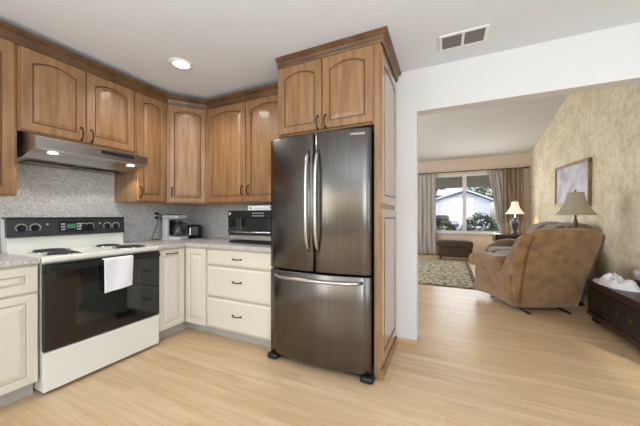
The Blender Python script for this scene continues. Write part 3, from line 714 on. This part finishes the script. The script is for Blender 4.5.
# towels on the trunk
def crumple(cx, cy, rx, ry, h, z, seed, name, mat=CLOTH):
    m = MB(); k = m.mi(mat); n, nr = 72, 26; o = Vector((seed*7.1, seed*3.3, 0)); rows = []
    for i in range(nr+1):
        q = i/nr; row = []
        for j in range(n):
            a = 2*math.pi*j/n; rr = q*(1+.22*noise.noise(Vector((math.cos(a)*1.4, math.sin(a)*1.4, seed)))+.06*noise.noise(Vector((math.cos(a)*5, math.sin(a)*5, seed))))
            x, y = rx*rr*math.cos(a), ry*rr*math.sin(a)
            p = Vector((x, y, 0))*12+o; f = noise.noise(p*.6)+.7*(.5-abs(noise.noise(p*1.2))*2)+.45*(.5-abs(noise.noise(p*2.0))*2)
            zz = h*((1-q**5)*(.50+.12*(1-q)+.55*f)); row.append((cx+x, cy+y, z+max(.002, zz)))
        rows.append(row)
    ctr = m.bm.verts.new(rows[0][0]); V = [[m.bm.verts.new(p) for p in row] for row in rows[1:]]
    for j in range(n): f_ = m.bm.faces.new((ctr, V[0][j], V[0][(j+1) % n])); f_.smooth = True; f_.material_index = k
    for i in range(nr-1):
        for j in range(n): f_ = m.bm.faces.new((V[i][j], V[i+1][j], V[i+1][(j+1) % n], V[i][(j+1) % n])); f_.smooth = True; f_.material_index = k
    W_ = [m.bm.verts.new((p[0], p[1], z+.0005)) for p in rows[-1]]
    for j in range(n): f_ = m.bm.faces.new((V[-1][j], W_[j], W_[(j+1) % n], V[-1][(j+1) % n])); f_.material_index = k
    m.bm.faces.new(W_[::-1])
    return m.build(name)
tag(crumple(1.555, 3.76, .14, .25, .115, .451, 3, 'crumpled_towel'), 'crumpled white towel heaped on the dark trunk', 'towel')
tag(B(1.745, 1.91, 3.70, 3.94, .451, .489, pm('maroon_cover', (80, 30, 38), .5), .004).build('book'), 'dark red book on the trunk under the pale blue cloth', 'book')
tag(MB().soft(1.75, 1.905, 3.71, 3.93, .4905, .59, .035, pm('pale_blue_cloth', (196, 204, 222), .9, col2=(225, 228, 235), nscale=14), 8, jit=.02).build('folded_cloth'), 'folded pale blue cloth on a dark book at the right end of the trunk', 'cloth')

# ================================================================ outside
GRASS = pm('lawn', (150, 152, 140), .9, col2=(176, 172, 160), nscale=3)
struct(B(-40, 40, 9.05, 80, -.3, -.2, GRASS), 'ground', 'lawn and street outside the window')
struct(B(-4, 5, 9.0, 12.5, 2.30, 2.45, pm('porch_soffit', (222, 206, 180), .7)), 'trim_1', 'porch soffit outside the window')
SID = pm('pale_siding', (186, 196, 214), .7)
t = thing('neighbour_house', 'pale house with gabled roof and garage door across the street', 'house', (1.5, 36, -.2))
m = MB(); m.loft([[(-3.0, y, 0), (3.0, y, 0), (3.0, y, 3.1), (.5, y, 4.2), (-3.0, y, 3.1)] for y in (0, 7)], SID, smooth=False); m.build('wall', t)
m = MB(); m.loft([[(-3.5, y, 3.02), (.5, y, 4.32), (3.5, y, 3.02), (3.5, y, 3.18), (.5, y, 4.50), (-3.5, y, 3.18)] for y in (-.5, 7.4)], pm('grey_shingles', (196, 206, 224), .8), smooth=False); m.build('roof', t)
m = MB(); m.box(-2.2, 1.8, -.08, -.01, 0, 2.4, pm('garage_door', (196, 202, 214), .6), .01)
for z in (.6, 1.2, 1.8): m.box(-2.2, 1.8, -.09, -.08, z-.01, z+.01, TOE)
m.build('garage_door', t)
t = thing('parked_car', 'dark blue car parked in front of the pale house', 'car', (-.55, 27, -.2))
CB = pm('blue_car_paint', (64, 84, 116), .25, coat=.5)
MB().soft(-1.6, 1.6, -.85, .85, .35, .95, .2, CB, 8).build('body', t)
MB().soft(-.9, .8, -.7, .7, .85, 1.42, .25, BGLASS, 8).build('cabin', t)
for x in (-1, 1):
    for y in (-.8, .8): MB().lathe([(.32, -.1), (.32, .1)], BLACK, (x, y, .32), 20, axis='Y').build('wheel', t)
LEAF = pm('shrub_leaf', (112, 130, 82), .7, col2=(80, 98, 60), nscale=5)
LEAF2 = pm('olive_leaf', (132, 138, 118), .7, col2=(100, 108, 92), nscale=2)
BARK = pm('bark', (92, 80, 70), .9)
def foliage(m, c, rad, n, s, mat):
    k = m.mi(mat)
    for _ in range(n):
        d = Vector((random.gauss(0, 1), random.gauss(0, 1), random.gauss(0, 1))).normalized()*random.uniform(.55, 1)**.5
        p = Vector((c[0]+d.x*rad[0], c[1]+d.y*rad[1], c[2]+d.z*rad[2]))
        a = Vector((random.gauss(0, 1), random.gauss(0, 1), random.gauss(0, 1))).normalized(); b = a.orthogonal().normalized()
        q = s*random.uniform(.6, 1.3); vs = [m.bm.verts.new(v) for v in (p-a*q, p+b*q*.45, p+a*q, p-b*q*.45)]
        m.bm.faces.new(vs).material_index = k
def shrub(x, y, rx, h, label):
    t = thing('shrub', label, 'shrub', (x, y, -.2), 0, 'shrubs outside the window'); m = MB(); foliage(m, (0, 0, h*.55), (rx, rx*.8, h*.48), 1800, .05, LEAF); m.build('foliage', t)
    m = MB(); m.tube([(0, 0, 0), (.02, 0, h*.5)], .03, BARK); m.build('stem', t)
shrub(-.12, 10.2, .48, 1.22, 'green shrub outside the left window pane')
shrub(.98, 10.25, .56, 1.42, 'taller green shrub outside the right window pane')
shrub(2.0, 10.9, .40, 1.1, 'low green shrub outside beside the grey curtain')
def tree(x, y, h, r, lab, n=1500):
    t = thing('tree', lab, 'tree', (x, y, -.2), 0, 'trees across the street'); m = MB()
    for k in range(7): foliage(m, (random.uniform(-r, r)*.7, random.uniform(-r, r)*.5, h*random.uniform(.5, 1)), (r*.5, r*.5, r*.42), n//7, .3, LEAF2)
    m.build('foliage', t); MB().tube([(0, 0, 0), (.1, 0, h*.4), (-.1, 0, h*.9)], [.25, .2, .08], BARK).build('trunk', t)
tree(-7.0, 52, 6.0, 2.6, 'olive tree behind the pale house at the left window edge')
tree(11, 54, 5.5, 2.6, 'olive tree right of the pale house seen by the curtain')
tree(5.2, 50, 8.5, 3.0, 'tall tree above the right side of the pale house roof')
tree(-1.8, 57, 7.5, 2.4, 'tree above the left side of the pale house roof')
m = MB()
for i in range(14): m.box(-2.2+i*.16, -2.12+i*.16, 16, 16.03, -.2, .75, FRAMEW)
m.box(-2.2, .05, 16.03, 16.06, .05, .12, FRAMEW); m.box(-2.2, .05, 16.03, 16.06, .5, .57, FRAMEW)
tag(m.build('picket_fence'), 'white picket fence outside the left window pane', 'fence')
